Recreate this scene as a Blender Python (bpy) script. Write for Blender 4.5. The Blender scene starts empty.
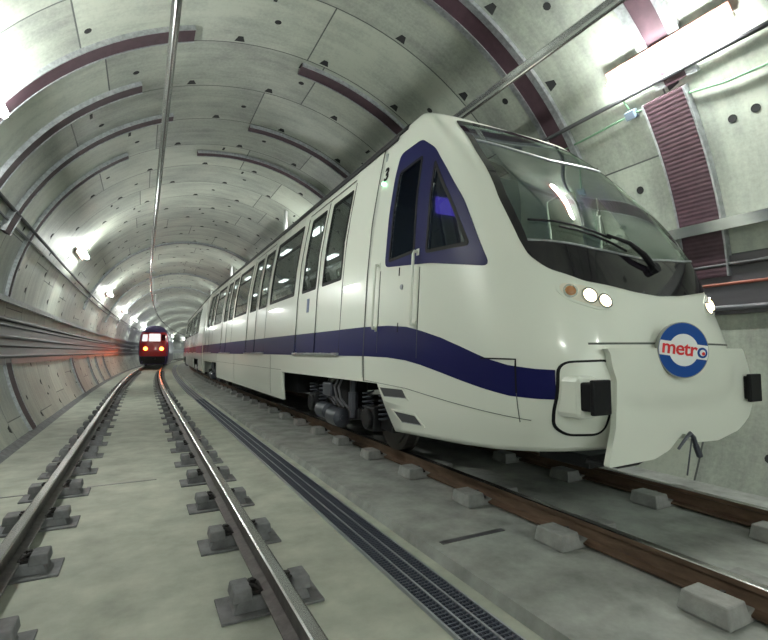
import bpy, bmesh, math, random
from math import sin, cos, pi, radians, atan, tan, sqrt
from mathutils import Vector, Matrix
from mathutils.bvhtree import BVHTree
from mathutils.geometry import delaunay_2d_cdt
random.seed(7)
SC = bpy.context.scene
COL = SC.collection

# ------------------------------------------------------------------ helpers
def lerp(a, b, t): return a + (b - a) * t
def interp(x, xs, ys):
    if x <= xs[0]: return ys[0]
    for i in range(1, len(xs)):
        if x <= xs[i]: return lerp(ys[i-1], ys[i], (x - xs[i-1]) / (xs[i] - xs[i-1]))
    return ys[-1]

class MB:
    """collects faces for ONE mesh object"""
    def __init__(s): s.v = []; s.f = []; s.m = []; s.uv = None
    def add(s, vs, fs, m=0):
        n = len(s.v); s.v += [tuple(p) for p in vs]
        for f in fs: s.f.append([n + i for i in f]); s.m.append(m)
        return s
    def box(s, c, d, m=0, rot=None, taper=1.0):
        hx, hy, hz = d[0]/2, d[1]/2, d[2]/2
        vs = []
        for z in (-1, 1):
            k = taper if z > 0 else 1.0
            for x, y in ((-1,-1),(1,-1),(1,1),(-1,1)): vs.append(Vector((x*hx*k, y*hy*k, z*hz)))
        if rot: vs = [rot @ v for v in vs]
        vs = [v + Vector(c) for v in vs]
        return s.add(vs, [(3,2,1,0),(4,5,6,7),(0,1,5,4),(1,2,6,5),(2,3,7,6),(3,0,4,7)], m)
    def bar(s, a, b, w, h, m=0, upv=(0,0,1)):
        a = Vector(a); b = Vector(b); d = (b - a); L = d.length
        if L < 1e-6: return s
        d.normalize(); x = d.cross(Vector(upv))
        if x.length < 1e-3: x = d.cross(Vector((1,0,0)))
        x.normalize(); z = x.cross(d)
        R = Matrix((x, d, z)).transposed()
        return s.box((a+b)/2, (w, L, h), m, R)
    def tube(s, pts, r, n=10, m=0, cap=True, rs=None):
        pts = [Vector(p) for p in pts]; rings = []
        t0 = (pts[1]-pts[0]).normalized()
        x = t0.cross(Vector((0,0,1)))
        if x.length < 1e-3: x = t0.cross(Vector((1,0,0)))
        x.normalize()
        for i, p in enumerate(pts):
            if i == 0: t = pts[1]-pts[0]
            elif i == len(pts)-1: t = pts[-1]-pts[-2]
            else: t = pts[i+1]-pts[i-1]
            t.normalize(); x = (x - t*x.dot(t)).normalized(); y = t.cross(x)
            rr = rs[i] if rs else r
            rings.append([p + x*(rr*cos(2*pi*k/n)) + y*(rr*sin(2*pi*k/n)) for k in range(n)])
        vs = [v for R in rings for v in R]; fs = []
        for i in range(len(rings)-1):
            for k in range(n):
                a = i*n+k; b = i*n+(k+1)%n
                fs.append((a, b, b+n, a+n))
        if cap:
            fs.append(tuple(range(n))[::-1]); fs.append(tuple((len(rings)-1)*n+k for k in range(n)))
        return s.add(vs, fs, m)
    def build(s, name, mats, parent=None, smooth=False, bevel=0, org=(0,0,0), auto=None):
        me = bpy.data.meshes.new(name)
        o3 = Vector(org)
        me.from_pydata([tuple(Vector(v)-o3) for v in s.v], [], s.f)
        if not isinstance(mats, (list, tuple)): mats = [mats]
        for mm in mats: me.materials.append(mm)
        for p, k in zip(me.polygons, s.m): p.material_index = k
        if s.uv:
            l = me.uv_layers.new(name='UVMap')
            for p in me.polygons:
                for li in p.loop_indices: l.data[li].uv = s.uv[me.loops[li].vertex_index]
        if smooth:
            for p in me.polygons: p.use_smooth = True
            if auto is not None: me.set_sharp_from_angle(angle=radians(auto))
        me.update()
        o = bpy.data.objects.new(name, me); COL.objects.link(o)
        if parent: o.parent = parent
        if bevel:
            b = o.modifiers.new('bevel', 'BEVEL'); b.width = bevel; b.segments = 2; b.limit_method = 'ANGLE'
        return o

def empty(name, loc, rz=0.0):
    o = bpy.data.objects.new(name, None); COL.objects.link(o)
    o.location = loc; o.rotation_euler = (0, 0, rz); o.empty_display_size = .3
    return o
def tag(o, label, cat, group=None, kind=None):
    o['label'] = label; o['category'] = cat
    if group: o['group'] = group
    if kind: o['kind'] = kind
    return o
def struct(o): o['kind'] = 'structure'; return o
def kids(o): return [c for c in bpy.data.objects if c.parent == o]
def copy_tree(o, parent=None):
    c = o.copy(); COL.objects.link(c); c.parent = parent
    for ch in kids(o): copy_tree(ch, c)
    return c

# ------------------------------------------------------------------ materials
def mat(name, col, rough=.6, metal=0.0, noise=0.0, nscale=6.0, bump=0.0, coat=0.0, emit=None, estr=0.0, col2=None, stretch=(1,1,1), spec=None):
    m = bpy.data.materials.new(name); m.use_nodes = True
    nt = m.node_tree; b = nt.nodes['Principled BSDF']
    b.inputs['Base Color'].default_value = (*col, 1); b.inputs['Roughness'].default_value = rough
    b.inputs['Metallic'].default_value = metal
    if coat: b.inputs['Coat Weight'].default_value = coat; b.inputs['Coat Roughness'].default_value = .06
    if spec is not None: b.inputs['Specular IOR Level'].default_value = spec
    if emit: b.inputs['Emission Color'].default_value = (*emit, 1); b.inputs['Emission Strength'].default_value = estr
    if noise or bump:
        tc = nt.nodes.new('ShaderNodeTexCoord'); mp = nt.nodes.new('ShaderNodeMapping')
        mp.inputs['Scale'].default_value = stretch
        nt.links.new(tc.outputs['Object'], mp.inputs['Vector'])
        nz = nt.nodes.new('ShaderNodeTexNoise'); nz.inputs['Scale'].default_value = nscale
        nz.inputs['Detail'].default_value = 7; nz.inputs['Roughness'].default_value = .62
        nt.links.new(mp.outputs['Vector'], nz.inputs['Vector'])
        if noise:
            rp = nt.nodes.new('ShaderNodeValToRGB')
            c2 = col2 or tuple(max(0, c*(1-noise)) for c in col)
            rp.color_ramp.elements[0].position = .3; rp.color_ramp.elements[0].color = (*c2, 1)
            rp.color_ramp.elements[1].position = .7; rp.color_ramp.elements[1].color = (*col, 1)
            nt.links.new(nz.outputs['Fac'], rp.inputs['Fac']); nt.links.new(rp.outputs['Color'], b.inputs['Base Color'])
        if bump:
            bp = nt.nodes.new('ShaderNodeBump'); bp.inputs['Strength'].default_value = bump; bp.inputs['Distance'].default_value = .02
            nt.links.new(nz.outputs['Fac'], bp.inputs['Height']); nt.links.new(bp.outputs['Normal'], b.inputs['Normal'])
    return m

def glass(name, tint, ior=1.5, rough=.01):
    m = bpy.data.materials.new(name); m.use_nodes = True; nt = m.node_tree
    nt.nodes.remove(nt.nodes['Principled BSDF'])
    t = nt.nodes.new('ShaderNodeBsdfTransparent'); t.inputs['Color'].default_value = (*tint, 1)
    g = nt.nodes.new('ShaderNodeBsdfGlossy'); g.inputs['Roughness'].default_value = rough; g.inputs['Color'].default_value = (.95, .98, .95, 1)
    f = nt.nodes.new('ShaderNodeFresnel'); f.inputs['IOR'].default_value = ior
    mx = nt.nodes.new('ShaderNodeMixShader')
    # the inner face of the pane only transmits
    ge = nt.nodes.new('ShaderNodeNewGeometry'); mm = nt.nodes.new('ShaderNodeMath'); mm.operation = 'SUBTRACT'; mm.use_clamp = True
    nt.links.new(f.outputs[0], mm.inputs[0]); nt.links.new(ge.outputs['Backfacing'], mm.inputs[1])
    nt.links.new(mm.outputs[0], mx.inputs[0]); nt.links.new(t.outputs[0], mx.inputs[1]); nt.links.new(g.outputs[0], mx.inputs[2])
    nt.links.new(mx.outputs[0], nt.nodes['Material Output'].inputs['Surface'])
    return m

def emis(name, col, s):
    m = bpy.data.materials.new(name); m.use_nodes = True; nt = m.node_tree
    nt.nodes.remove(nt.nodes['Principled BSDF'])
    e = nt.nodes.new('ShaderNodeEmission'); e.inputs['Color'].default_value = (*col, 1); e.inputs['Strength'].default_value = s
    nt.links.new(e.outputs[0], nt.nodes['Material Output'].inputs['Surface'])
    return m

RING, RING0, SEG = 1.32, 3.2, 3.3
ANROT = 0.25
def lining_mat(name, base, dark):
    """concrete tunnel segments: ring joints, staggered segment joints, stains"""
    m = bpy.data.materials.new(name); m.use_nodes = True; nt = m.node_tree; N = nt.nodes; L = nt.links
    b = N['Principled BSDF']
    uv = N.new('ShaderNodeUVMap'); sp = N.new('ShaderNodeSeparateXYZ'); L.new(uv.outputs[0], sp.inputs[0])
    def M(op, a, b_=None, c=None):
        n = N.new('ShaderNodeMath'); n.operation = op
        for i, x in enumerate((a, b_, c)):
            if x is None: continue
            if isinstance(x, (int, float)): n.inputs[i].default_value = x
            else: L.new(x, n.inputs[i])
        return n.outputs[0]
    s, v = sp.outputs[0], sp.outputs[1]
    r = M('DIVIDE', M('SUBTRACT', s, RING0), RING); ri = M('FLOOR', r); rf = M('SUBTRACT', r, ri)
    ring_line = M('GREATER_THAN', M('ABSOLUTE', M('SUBTRACT', rf, .5)), .5 - .008)
    wn = N.new('ShaderNodeTexWhiteNoise'); wn.noise_dimensions = '1D'; L.new(ri, wn.inputs['W'])
    q = M('ADD', M('DIVIDE', v, SEG), wn.outputs['Value']); qi = M('FLOOR', q); qf = M('SUBTRACT', q, qi)
    seg_line = M('GREATER_THAN', M('ABSOLUTE', M('SUBTRACT', qf, .5)), .5 - .0032)
    line = M('MAXIMUM', ring_line, seg_line)
    wn2 = N.new('ShaderNodeTexWhiteNoise'); wn2.noise_dimensions = '1D'; L.new(M('ADD', M('MULTIPLY', ri, 7.13), qi), wn2.inputs['W'])
    def noise(sc, st, det=6):
        mp = N.new('ShaderNodeMapping'); mp.inputs['Scale'].default_value = st; L.new(uv.outputs[0], mp.inputs[0])
        nz = N.new('ShaderNodeTexNoise'); nz.inputs['Scale'].default_value = sc; nz.inputs['Detail'].default_value = det
        nz.inputs['Roughness'].default_value = .65
        L.new(mp.outputs[0], nz.inputs[0]); return nz.outputs['Fac']
    big = noise(.7, (1, 1, 1)); strk = noise(2.2, (2.2, .35, 1)); fine = noise(22, (1, 1, 1), 4)
    shade = M('ADD', M('ADD', M('MULTIPLY', M('SUBTRACT', big, .5), .75), M('MULTIPLY', M('SUBTRACT', strk, .5), .5)),
              M('ADD', M('MULTIPLY', M('SUBTRACT', fine, .5), .3), M('MULTIPLY', M('SUBTRACT', wn2.outputs['Value'], .5), .16)))
    rp = N.new('ShaderNodeValToRGB'); rp.color_ramp.elements[0].position = .18; rp.color_ramp.elements[0].color = (*dark, 1)
    rp.color_ramp.elements[1].position = .62; rp.color_ramp.elements[1].color = (*base, 1)
    L.new(M('ADD', shade, .5), rp.inputs[0])
    mx = N.new('ShaderNodeMix'); mx.data_type = 'RGBA'; L.new(line, mx.inputs['Factor'])
    L.new(rp.outputs[0], mx.inputs[6]); mx.inputs[7].default_value = (.07, .075, .075, 1)
    L.new(mx.outputs[2], b.inputs['Base Color'])
    L.new(M('ADD', M('MULTIPLY', big, .3), .28), b.inputs['Roughness'])
    b.inputs['Anisotropic'].default_value = .75; tg = N.new('ShaderNodeTangent'); tg.direction_type = 'UV_MAP'; L.new(tg.outputs[0], b.inputs['Tangent'])
    b.inputs['Anisotropic Rotation'].default_value = ANROT
    bp = N.new('ShaderNodeBump'); bp.inputs['Strength'].default_value = .35; bp.inputs['Distance'].default_value = .015
    L.new(M('SUBTRACT', M('MULTIPLY', strk, .5), line), bp.inputs['Height']); L.new(bp.outputs['Normal'], b.inputs['Normal'])
    return m

m_lining = lining_mat('concrete_lining', (.43, .46, .395), (.14, .15, .145))
m_floor = mat('floor_concrete', (.46, .475, .405), .75, noise=.38, nscale=2.6, bump=.4)
m_floor2 = mat('bed_concrete', (.37, .38, .36), .85, noise=.5, nscale=3.3, bump=.8)
m_holeshade = mat('hole_shade', (.02, .02, .022), .9)  # painted shade for holes and gaps that are not recessed
m_block = mat('block_concrete', (.215, .215, .225), .85, noise=.45, nscale=9, bump=.4)
m_block_r = mat('block_concrete_pale', (.33, .33, .32), .85, noise=.4, nscale=9, bump=.4)
m_rust = mat('rail_rust', (.20, .125, .085), .6, .35, noise=.6, nscale=14, bump=.3, stretch=(1,.25,1))
m_railside = mat('rail_side_dark', (.14, .125, .125), .5, .5, noise=.5, nscale=14, bump=.2)
m_railtop = mat('rail_top_steel', (.62, .60, .60), .22, 1.0)
m_clip = mat('clip_iron', (.05, .045, .045), .5, .6, noise=.5, nscale=30)
m_galv = mat('galvanised_steel', (.55, .57, .60), .38, .75, noise=.45, nscale=18, bump=.15)
m_alu = mat('aluminium_bar', (.72, .73, .74), .25, .95, noise=.2, nscale=3)
m_purple = mat('painted_steel_brown', (.075, .038, .052), .55, .1, noise=.35, nscale=10, bump=.1)
m_tray = mat('tray_grey', (.17, .16, .18), .3, .35, noise=.5, nscale=3, stretch=(1,.1,1))
m_cable_k = mat('cable_black', (.035, .035, .04), .5)
m_cable_g = mat('cable_grey', (.13, .13, .15), .45)
m_cable_r = mat('cable_red', (.30, .09, .06), .5)
m_cable_gr = mat('cable_green', (.10, .20, .12), .5)
m_grate = mat('grating_dark_steel', (.12, .13, .17), .4, .6)
m_gratef = mat('grating_frame_steel', (.42, .44, .48), .35, .7)
m_jbox = mat('junction_box_grey', (.10, .13, .18), .5)

m_white = mat('train_white_paint', (.82, .84, .76), .28, 0, coat=.6)
m_cover = mat('nose_cover_white', (.78, .80, .72), .45, 0, coat=.25)
m_blue = mat('train_blue_paint', (.008, .009, .080), .42, 0, spec=.2)
m_black = mat('rubber_black', (.010, .010, .012), .6, spec=.2)
m_gblack = mat('glossy_black_band', (.012, .010, .014), .06, 0, coat=.5)
m_seam = mat('seam_dark', (.10, .11, .10), .7)
m_roof = mat('roof_dark', (.02, .02, .024), .6)
m_dash = mat('desk_grey', (.42, .46, .46), .6)
m_under = mat('underframe_black', (.014, .014, .017), .55, .3, noise=.4, nscale=8)
m_tank = mat('tank_dark_grey', (.07, .075, .095), .35, .3)
m_wheel = mat('wheel_steel', (.10, .09, .085), .45, .7)
m_inter = mat('interior_grey', (.42, .44, .44), .5)
m_seatm = mat('seat_blue', (.06, .07, .14), .5)
m_pole = mat('pole_yellow', (.55, .56, .50), .3, .4)
m_glass = glass('window_glass', (.50, .54, .54), 1.5)
m_cabglass = glass('cab_side_glass', (.28, .29, .34), 1.5)
m_wsglass = glass('windshield_glass', (.62, .68, .64), 1.8, .01)
m_vent = mat('vent_grille', (.10, .10, .11), .4, .5)
m_lens = mat('lamp_lens', (.90, .84, .72), .12, 0, coat=.8)
m_amber = mat('amber_lens', (.45, .20, .08), .2, 0, coat=.6)
m_chrome = mat('lamp_reflector', (.7, .7, .68), .15, .9)
m_head = emis('headlight_glow', (1, .80, .52), 4)
m_tube = emis('fluorescent_diffuser', (.95, 1.0, .94), 85)
m_lamph = mat('lamp_housing', (.40, .18, .15), .5)
m_inlight = emis('saloon_light', (.95, 1, .93), 3.5)
m_green = emis('green_indicator', (.25, 1, .45), 5)
m_signblue = mat('sign_blue', (.0, .06, .30), .4, spec=.3)
m_signwhite = mat('sign_white', (.88, .88, .88), .35)
m_signred = mat('sign_red', (.75, .015, .025), .35)
m_signrim = mat('sign_rim', (.28, .29, .27), .35, .6)
m_sticker = mat('sticker_blue', (.05, .10, .22), .4)
m_redpaint = mat('red_train_paint', (.42, .012, .02), .3, 0, coat=.5)
m_navy = mat('red_train_navy', (.05, .03, .12), .3, 0, coat=.4)
m_tail = emis('tail_light_glow', (1, .16, .02), 11)
m_cablit = emis('lit_cab_window', (1, .93, .93), .42)
m_blueglow = emis('cab_blue_glow', (.18, .14, .8), 1.2)

# ------------------------------------------------------------------ layout
S0, RC = 16.0, 480.0                       # the tunnel runs straight to S0, then bends right
def W(s, u, z=0.0):
    if s <= S0: return Vector((u, s, z))
    a = (s - S0) / RC
    return Vector((RC*(1-cos(a)) + u*cos(a), S0 + (RC-u)*sin(a), z))
TX, TZ, TR = 1.885, 2.1, 4.2               # tunnel axis and radius
TC = 3.77                                  # right-hand track centre
def TW(s, deg, r=TR): return W(s, TX + r*sin(radians(deg)), TZ + r*cos(radians(deg)))
def srange(a, b, d=1.0):
    n = max(1, int(round((b-a)/d))); return [a + (b-a)*i/n for i in range(n+1)]

def sweep(mb, prof, s0, s1, d=1.0, m=0, closed=True, mats=None):
    """profile [(u,z)] swept along the line of the tunnel"""
    n = len(prof); ss = [s0] + [s for s in srange(s0, s1, d) if s > s0] if s1 > S0 else [s0, s1]
    vs = [W(s, u, z) for s in ss for (u, z) in prof]
    base = len(mb.v); mb.v += [tuple(v) for v in vs]
    K = n if closed else n-1
    for i in range(len(ss)-1):
        for k in range(K):
            a = i*n+k; b = i*n+(k+1) % n
            mb.f.append([base+a, base+b, base+b+n, base+a+n]); mb.m.append(mats[k] if mats else m)
    if closed:
        mb.f.append([base+k for k in range(n)][::-1]); mb.m.append(m)
        mb.f.append([base+(len(ss)-1)*n+k for k in range(n)]); mb.m.append(m)
    return mb

# ------------------------------------------------------------------ tunnel lining
END = 190.0
def lining(name, d0, d1, pockets=True):
    mb = MB(); mb.uv = []
    ss = srange(-16, END, .66); nd = int((d1-d0)/3)
    dd = [d0 + (d1-d0)*i/nd for i in range(nd+1)]
    for s in ss:
        for d in dd: mb.v.append(tuple(TW(s, d))); mb.uv.append((s, radians(d)*TR))
    n = len(dd)
    for i in range(len(ss)-1):
        for k in range(n-1):
            a = i*n+k; mb.f.append([a, a+1, a+n+1, a+n]); mb.m.append(0)
    # outer shell for thickness
    base = len(mb.v)
    so = srange(-16, END, 4)
    for s in so:
        for d in dd: mb.v.append(tuple(TW(s, d, TR+.3))); mb.uv.append((s, radians(d)*TR))
    for i in range(len(so)-1):
        for k in range(n-1):
            a = base+i*n+k; mb.f.append([a, a+n, a+n+1, a+1]); mb.m.append(0)
    if pockets:
        rnd = random.Random(int(d0) + 500)
        for j in range(-1, 34):
            s = RING0 + RING*j
            off = 9 * (j % 2)
            for k in range(-7, 8):
                d = k*18 + off + rnd.uniform(-1, 1)
                if d < d0+1 or d > d1-1: continue
                # flat wedge at the ring joint, painted dark as shade inside a bolt pocket
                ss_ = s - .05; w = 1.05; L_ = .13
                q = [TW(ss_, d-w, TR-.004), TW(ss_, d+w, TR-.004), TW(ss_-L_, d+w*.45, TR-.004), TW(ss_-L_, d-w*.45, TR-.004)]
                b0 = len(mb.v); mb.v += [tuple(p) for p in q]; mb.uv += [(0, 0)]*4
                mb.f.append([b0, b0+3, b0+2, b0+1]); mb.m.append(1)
                if (k+j) % 2 == 0:           # round grout hole in mid ring, a flat disc with painted shade
                    c = s - RING*.5; d2 = d + 6
                    if d2 > d1-1: continue
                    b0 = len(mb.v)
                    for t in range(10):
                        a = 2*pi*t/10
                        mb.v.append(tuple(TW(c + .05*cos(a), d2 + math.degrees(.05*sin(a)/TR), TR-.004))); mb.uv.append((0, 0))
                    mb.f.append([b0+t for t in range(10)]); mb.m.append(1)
                if (k*3+j) % 4 == 0:         # longitudinal slot, flat, its inner shade painted on
                    c = s - RING*.8; d2 = d + 4
                    if d2 > d1-1: continue
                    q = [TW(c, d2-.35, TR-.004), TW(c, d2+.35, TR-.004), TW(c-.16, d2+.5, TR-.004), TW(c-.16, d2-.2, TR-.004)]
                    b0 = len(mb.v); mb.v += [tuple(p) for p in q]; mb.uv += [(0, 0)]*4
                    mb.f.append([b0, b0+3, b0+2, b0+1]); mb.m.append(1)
        if name == 'wall_right':
            for (c, d2) in ((2.66, 62.6), (2.44, 62.4)):  # flat discs painted dark as the shade in two round holes
                b0 = len(mb.v)
                for t in range(14):
                    a = 2*pi*t/14
                    mb.v.append(tuple(TW(c + .045*cos(a), d2 + math.degrees(.045*sin(a)/TR), TR-.005))); mb.uv.append((0, 0))
                mb.f.append([b0+t for t in range(14)]); mb.m.append(1)
    o = mb.build(name, [m_lining, m_holeshade], smooth=True)
    return struct(o)
lining('wall_left', -122, -57)
lining('ceiling', -57, 57)
lining('wall_right', 57, 122)

# ------------------------------------------------------------------ floor
mb = MB(); sweep(mb, [(-1.82, -.35), (5.6, -.35), (5.6, 0), (-1.82, 0)], -14, END, 2.0); o = mb.build('floor', m_floor); struct(o)
mb = MB(); sweep(mb, [(1.93, 0.0), (5.55, 0.0), (5.6, .07), (1.96, .07)], -14, END, 2.0); o = mb.build('floor', m_floor2); struct(o)
mb = MB(); sweep(mb, [(-1.87, 0), (-1.66, 0), (-1.76, .06), (-1.93, .10)], -14, END, 2.0); o = mb.build('trim_1', m_block); struct(o)
mb = MB(); mb.box((-1.3, 6.25, .001), (.75, .025, .006)); mb.box((-.15, 6.3, .001), (.7, .02, .006)); mb.box((2.35, 3.05, .072), (.6, .05, .006)); struct(mb.build('trim_2', m_tray))

# ------------------------------------------------------------------ rails
RAILP = [(-.07, .0), (.07, .0), (.07, .012), (.012, .028), (.009, .112), (.036, .124), (.036, .155), (.026, .16), (-.026, .16), (-.036, .155), (-.036, .124), (-.009, .112), (-.012, .028), (-.07, .012)]
def rail(u, label, side):
    mb = MB(); prof = [(u+a, .09+b) for a, b in RAILP]
    ms = [0]*14; ms[6] = 1; ms[7] = 1; ms[8] = 1
    sweep(mb, prof, -8, 150, 1.0, mats=ms)
    o = mb.build('rail', [side, m_railtop]); tag(o, label, 'rail', 'running rails')
    return o
RL = {'ll': -.755, 'lr': .735, 'rl': 3.02, 'rr': 4.52}
rail(RL['ll'], 'leftmost steel running rail beside the left tunnel wall', m_railside)
rail(RL['lr'], 'steel running rail just left of the drain grating, shining orange far off', m_railside)
rail(RL['rl'], 'rusty brown running rail under the near side of the white train', m_rust)
rail(RL['rr'], 'rightmost running rail, emerging beyond the white train nose', m_rust)

def make_block(matb, pale):
    r = empty('rail_support_block', (0, 0, 0))
    mb = MB(); mb.box((0, 0, .052), (.62 if pale else .46, .26 if pale else .20, .075), 0, taper=.86); mb.build('block', matb, r, bevel=.008)
    mb = MB(); mb.box((0, 0, .008), (.60, .30, .016), 0); mb.build('base_pad', matb, r, bevel=.004)
    for sgn in (-1, 1):
        mb = MB(); mb.box((sgn*(.21 if pale else .175), 0, .105), (.20 if pale else .12, .28 if pale else .19, .11 if pale else .07), 0, taper=.86); mb.build('shoulder', matb, r, bevel=.01)
        mb = MB()
        mb.box((sgn*.10, 0, .10), (.09, .13, .022))
        # sprung wire clip
        pts = [(sgn*(.075+.055*abs(sin(t))), .055*cos(t), .118+.022*sin(2*t)) for t in [pi*2*i/14 for i in range(13)]]
        mb.tube(pts, .010, 6)
        c = mb.build('rail_clip', m_clip, r)
        mb = MB(); mb.tube([(sgn*.105, 0, .10), (sgn*.105, 0, .155)], .016, 6); mb.tube([(sgn*.105, 0, .115), (sgn*.105, 0, .132)], .028, 6); mb.build('bolt', m_clip, c)
    return r
blk_dark = make_block(m_block, False); blk_pale = make_block(m_block_r, True)
used = set()
def put_block(proto, s, u, z, label, grp):
    o = proto if id(proto) not in used else copy_tree(proto)
    used.add(id(proto))
    p = W(s, u, z); o.location = p; o.rotation_euler = (0, 0, -max(0, s-S0)/RC)
    tag(o, label, 'rail block', grp)
for key, proto, z, s0, n, lab in (('ll', blk_dark, 0, 2.07, 37, 'grey concrete block clamping the leftmost rail to the floor'),
                                  ('lr', blk_dark, 0, 1.95, 37, 'grey concrete block clamping the rail left of the drain grating'),
                                  ('rl', blk_pale, .03, 1.55, 30, 'pale concrete block under the rusty rail below the white train'),
                                  ('rr', blk_pale, .03, 1.9, 4, 'pale concrete block under the rightmost rail beyond the train nose')):
    for i in range(n):
        put_block(proto, s0 + i*(1.08 if key == 'rl' else 1.0), RL[key], z, lab, 'blocks under the ' + {'ll': 'leftmost rail', 'lr': 'rail beside the grating', 'rl': 'rail under the train side', 'rr': 'rightmost rail'}[key])

# ------------------------------------------------------------------ drain grating
g = empty('drain_grating', (1.66, 2, 0)); tag(g, 'long narrow steel drain grating of three strips between the two tracks', 'drain grating')
G0 = 1.51
mb = MB()
for k in range(4):
    u = G0 + k*.098
    sweep(mb, [(u, .0), (u+.014, .0), (u+.014, .024), (u, .024)], -4, 60, 2.0)
mb.build('frame', m_gratef, g, org=(1.66, 2, 0))
for k in range(3):
    mb = MB(); u = G0 + k*.098 + .014
    s = 1.2
    while s < 16:
        mb.add([W(s, u, .004), W(s, u+.084, .004), W(s+.012, u+.084, .004), W(s+.012, u, .004),
                W(s, u, .02), W(s, u+.084, .02), W(s+.012, u+.084, .02), W(s+.012, u, .02)],
               [(4,5,6,7),(0,1,5,4),(2,3,7,6)]); s += .034
    for q in (.3, .62):
        sweep(mb, [(u+.084*q, .004), (u+.084*q+.004, .004), (u+.084*q+.004, .018), (u+.084*q, .018)], -4, 16, 2.0)
    sweep(mb, [(u, .004), (u+.084, .004), (u+.084, .016), (u, .016)], 16, 60, 2.0)
    sweep(mb, [(u, .001), (u+.084, .001), (u+.084, .003), (u, .003)], -4, 16, 2.0, m=1)  # dark sheet below the slats, painted as the shade in the drain
    mb.build('grille', [m_grate, m_holeshade], g, org=(1.66, 2, 0))

# ------------------------------------------------------------------ steel arches on the lining
def arch_strip(mb, s, w, d0, d1, r0, r1, m=0, corr=False):
    n = max(2, int(abs(d1-d0)/(.35 if corr else 2.5))); vs = []
    for i in range(n+1):
        d = lerp(d0, d1, i/n); rr = r0 - (.003 if corr and i % 2 else 0)
        for (a, b) in ((-w/2, r1), (-w/2, rr), (w/2, rr), (w/2, r1)): vs.append(TW(s+a, d, b))
    fs = []
    for i in range(n):
        for k in range(4):
            a = i*4+k; b = i*4+(k+1) % 4; fs.append((a, b, b+4, a+4))
    fs += [(0, 3, 2, 1), (n*4, n*4+1, n*4+2, n*4+3)]
    mb.add(vs, fs, m)
def arch(s, w, d0, d1, label, grp=None, fl=.05, col=None, proud=.05):
    c = TW(s, (d0+d1)/2); r = empty('steel_arch', c); tag(r, label, 'steel arch', grp)
    mb = MB(); arch_strip(mb, s, w, d0, d1, TR-proud, TR+.02, corr=(w > .4)); mb.build('channel', col or m_purple, r, org=c)
    for sg in (-1, 1):
        mb = MB(); arch_strip(mb, s + sg*(w/2+fl/2), fl, d0, d1, TR-proud-.012, TR+.02); mb.build('flange', m_galv, r, org=c)
    return r
GA = 'steel arches bolted to the tunnel lining'
arch(3.02, .24, 34, 54, 'brown steel arch passing behind the big fluorescent lamp at upper right', GA, fl=.11)
arch(3.2, .46, 55, 86, 'wide ribbed brown steel plate on the right wall below the big lamp', GA, fl=.02, proud=.09)
arch(4.72, .25, 14, 62, 'dark brown steel arch behind the windscreen top, next left of the big lamp', GA, fl=.09)
arch(7.4, .26, 4.6, 60, 'brown steel arch on the vault meeting the roof edge above the cab door', GA, fl=.02)
arch(9.95, .2, 0, 58, 'brown steel arch on the vault above the first passenger doors', GA, fl=.015)
arch(11.6, .2, -12, 58, 'brown steel arch farther back, starting near the crown', GA, fl=.015)
arch(6.95, .28, -88, -19, 'wide brown steel arch crossing the top left corner to the overhead bar', GA, fl=.02)
arch(8.25, .24, -80, -29, 'second brown steel arch from the top left, ending short of the overhead bar', GA, fl=.02)
arch(9.6, .22, -66, -21, 'third brown steel arch from the top left, ending at a wide base plate', GA, fl=.018)
arch(9.5, .34, -71, -66, 'short wide brown anchor plate on the upper left wall', GA, fl=.02, proud=.08)
arch(10.95, .2, -84, -33, 'fourth brown steel arch from the top left', GA, fl=.015)
for s in (8.3, 10.95, 19.7, 24.6, 27.4, 31):
    lab = 'brown steel strip low on the left wall near the frame edge' if s < 12 else 'brown steel strip low on the left wall farther down the tunnel'
    arch(s, .42, -119, -99, lab, 'low brown strips on the left wall' + (' nearby' if s < 12 else ' far off'), fl=.015, proud=.04)
for s in (21.9, 31.0, 37.6):
    arch(s, .14, -75, 48, 'thin reddish steel arch spanning the vault far down the tunnel', 'far steel arches', fl=.03)

# ------------------------------------------------------------------ ledges, trays and cables along the walls
def tz(z, r, sgn): # angle on the wall for a height
    return sgn*math.degrees(math.acos((z-TZ)/r))
def wall_sweep(mb, z0, z1, r0, r1, sgn, s0=-14, s1=150, m=0):
    a0, a1 = tz(z0, r0, sgn), tz(z1, r0, sgn)
    pr = []
    for a in (a0, (a0+a1)/2, a1): pr.append((TX+r0*sin(radians(a)), TZ+r0*cos(radians(a))))
    for a in (a1, (a0+a1)/2, a0): pr.append((TX+r1*sin(radians(a)), TZ+r1*cos(radians(a))))
    sweep(mb, pr, s0, s1, 1.5, m)
mb = MB(); wall_sweep(mb, 2.43, 2.49, TR-.14, TR+.02, -1); wall_sweep(mb, 2.40, 2.50, TR-.15, TR-.13, -1)
tag(mb.build('cable_ledge', m_galv), 'grey metal ledge running along the left wall above the cable tray', 'ledge')
mb = MB(); wall_sweep(mb, 2.90, 2.95, TR-.16, TR+.02, 1); wall_sweep(mb, 2.90, 3.02, TR-.18, TR-.15, 1)
tag(mb.build('cable_ledge', m_alu), 'bright metal rail along the right wall beyond the windscreen', 'ledge')
mb = MB(); wall_sweep(mb, 1.95, 2.62, TR-.05, TR+.02, 1)
tag(mb.build('cable_tray', m_tray), 'dark grey cable tray panel on the right wall beyond the train nose', 'cable tray')
mb = MB(); wall_sweep(mb, 1.28, 2.18, TR-.04, TR+.02, -1)
tag(mb.build('cable_tray', m_tray), 'dark grey cable tray panel along the left wall below the ledge', 'cable tray')
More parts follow.
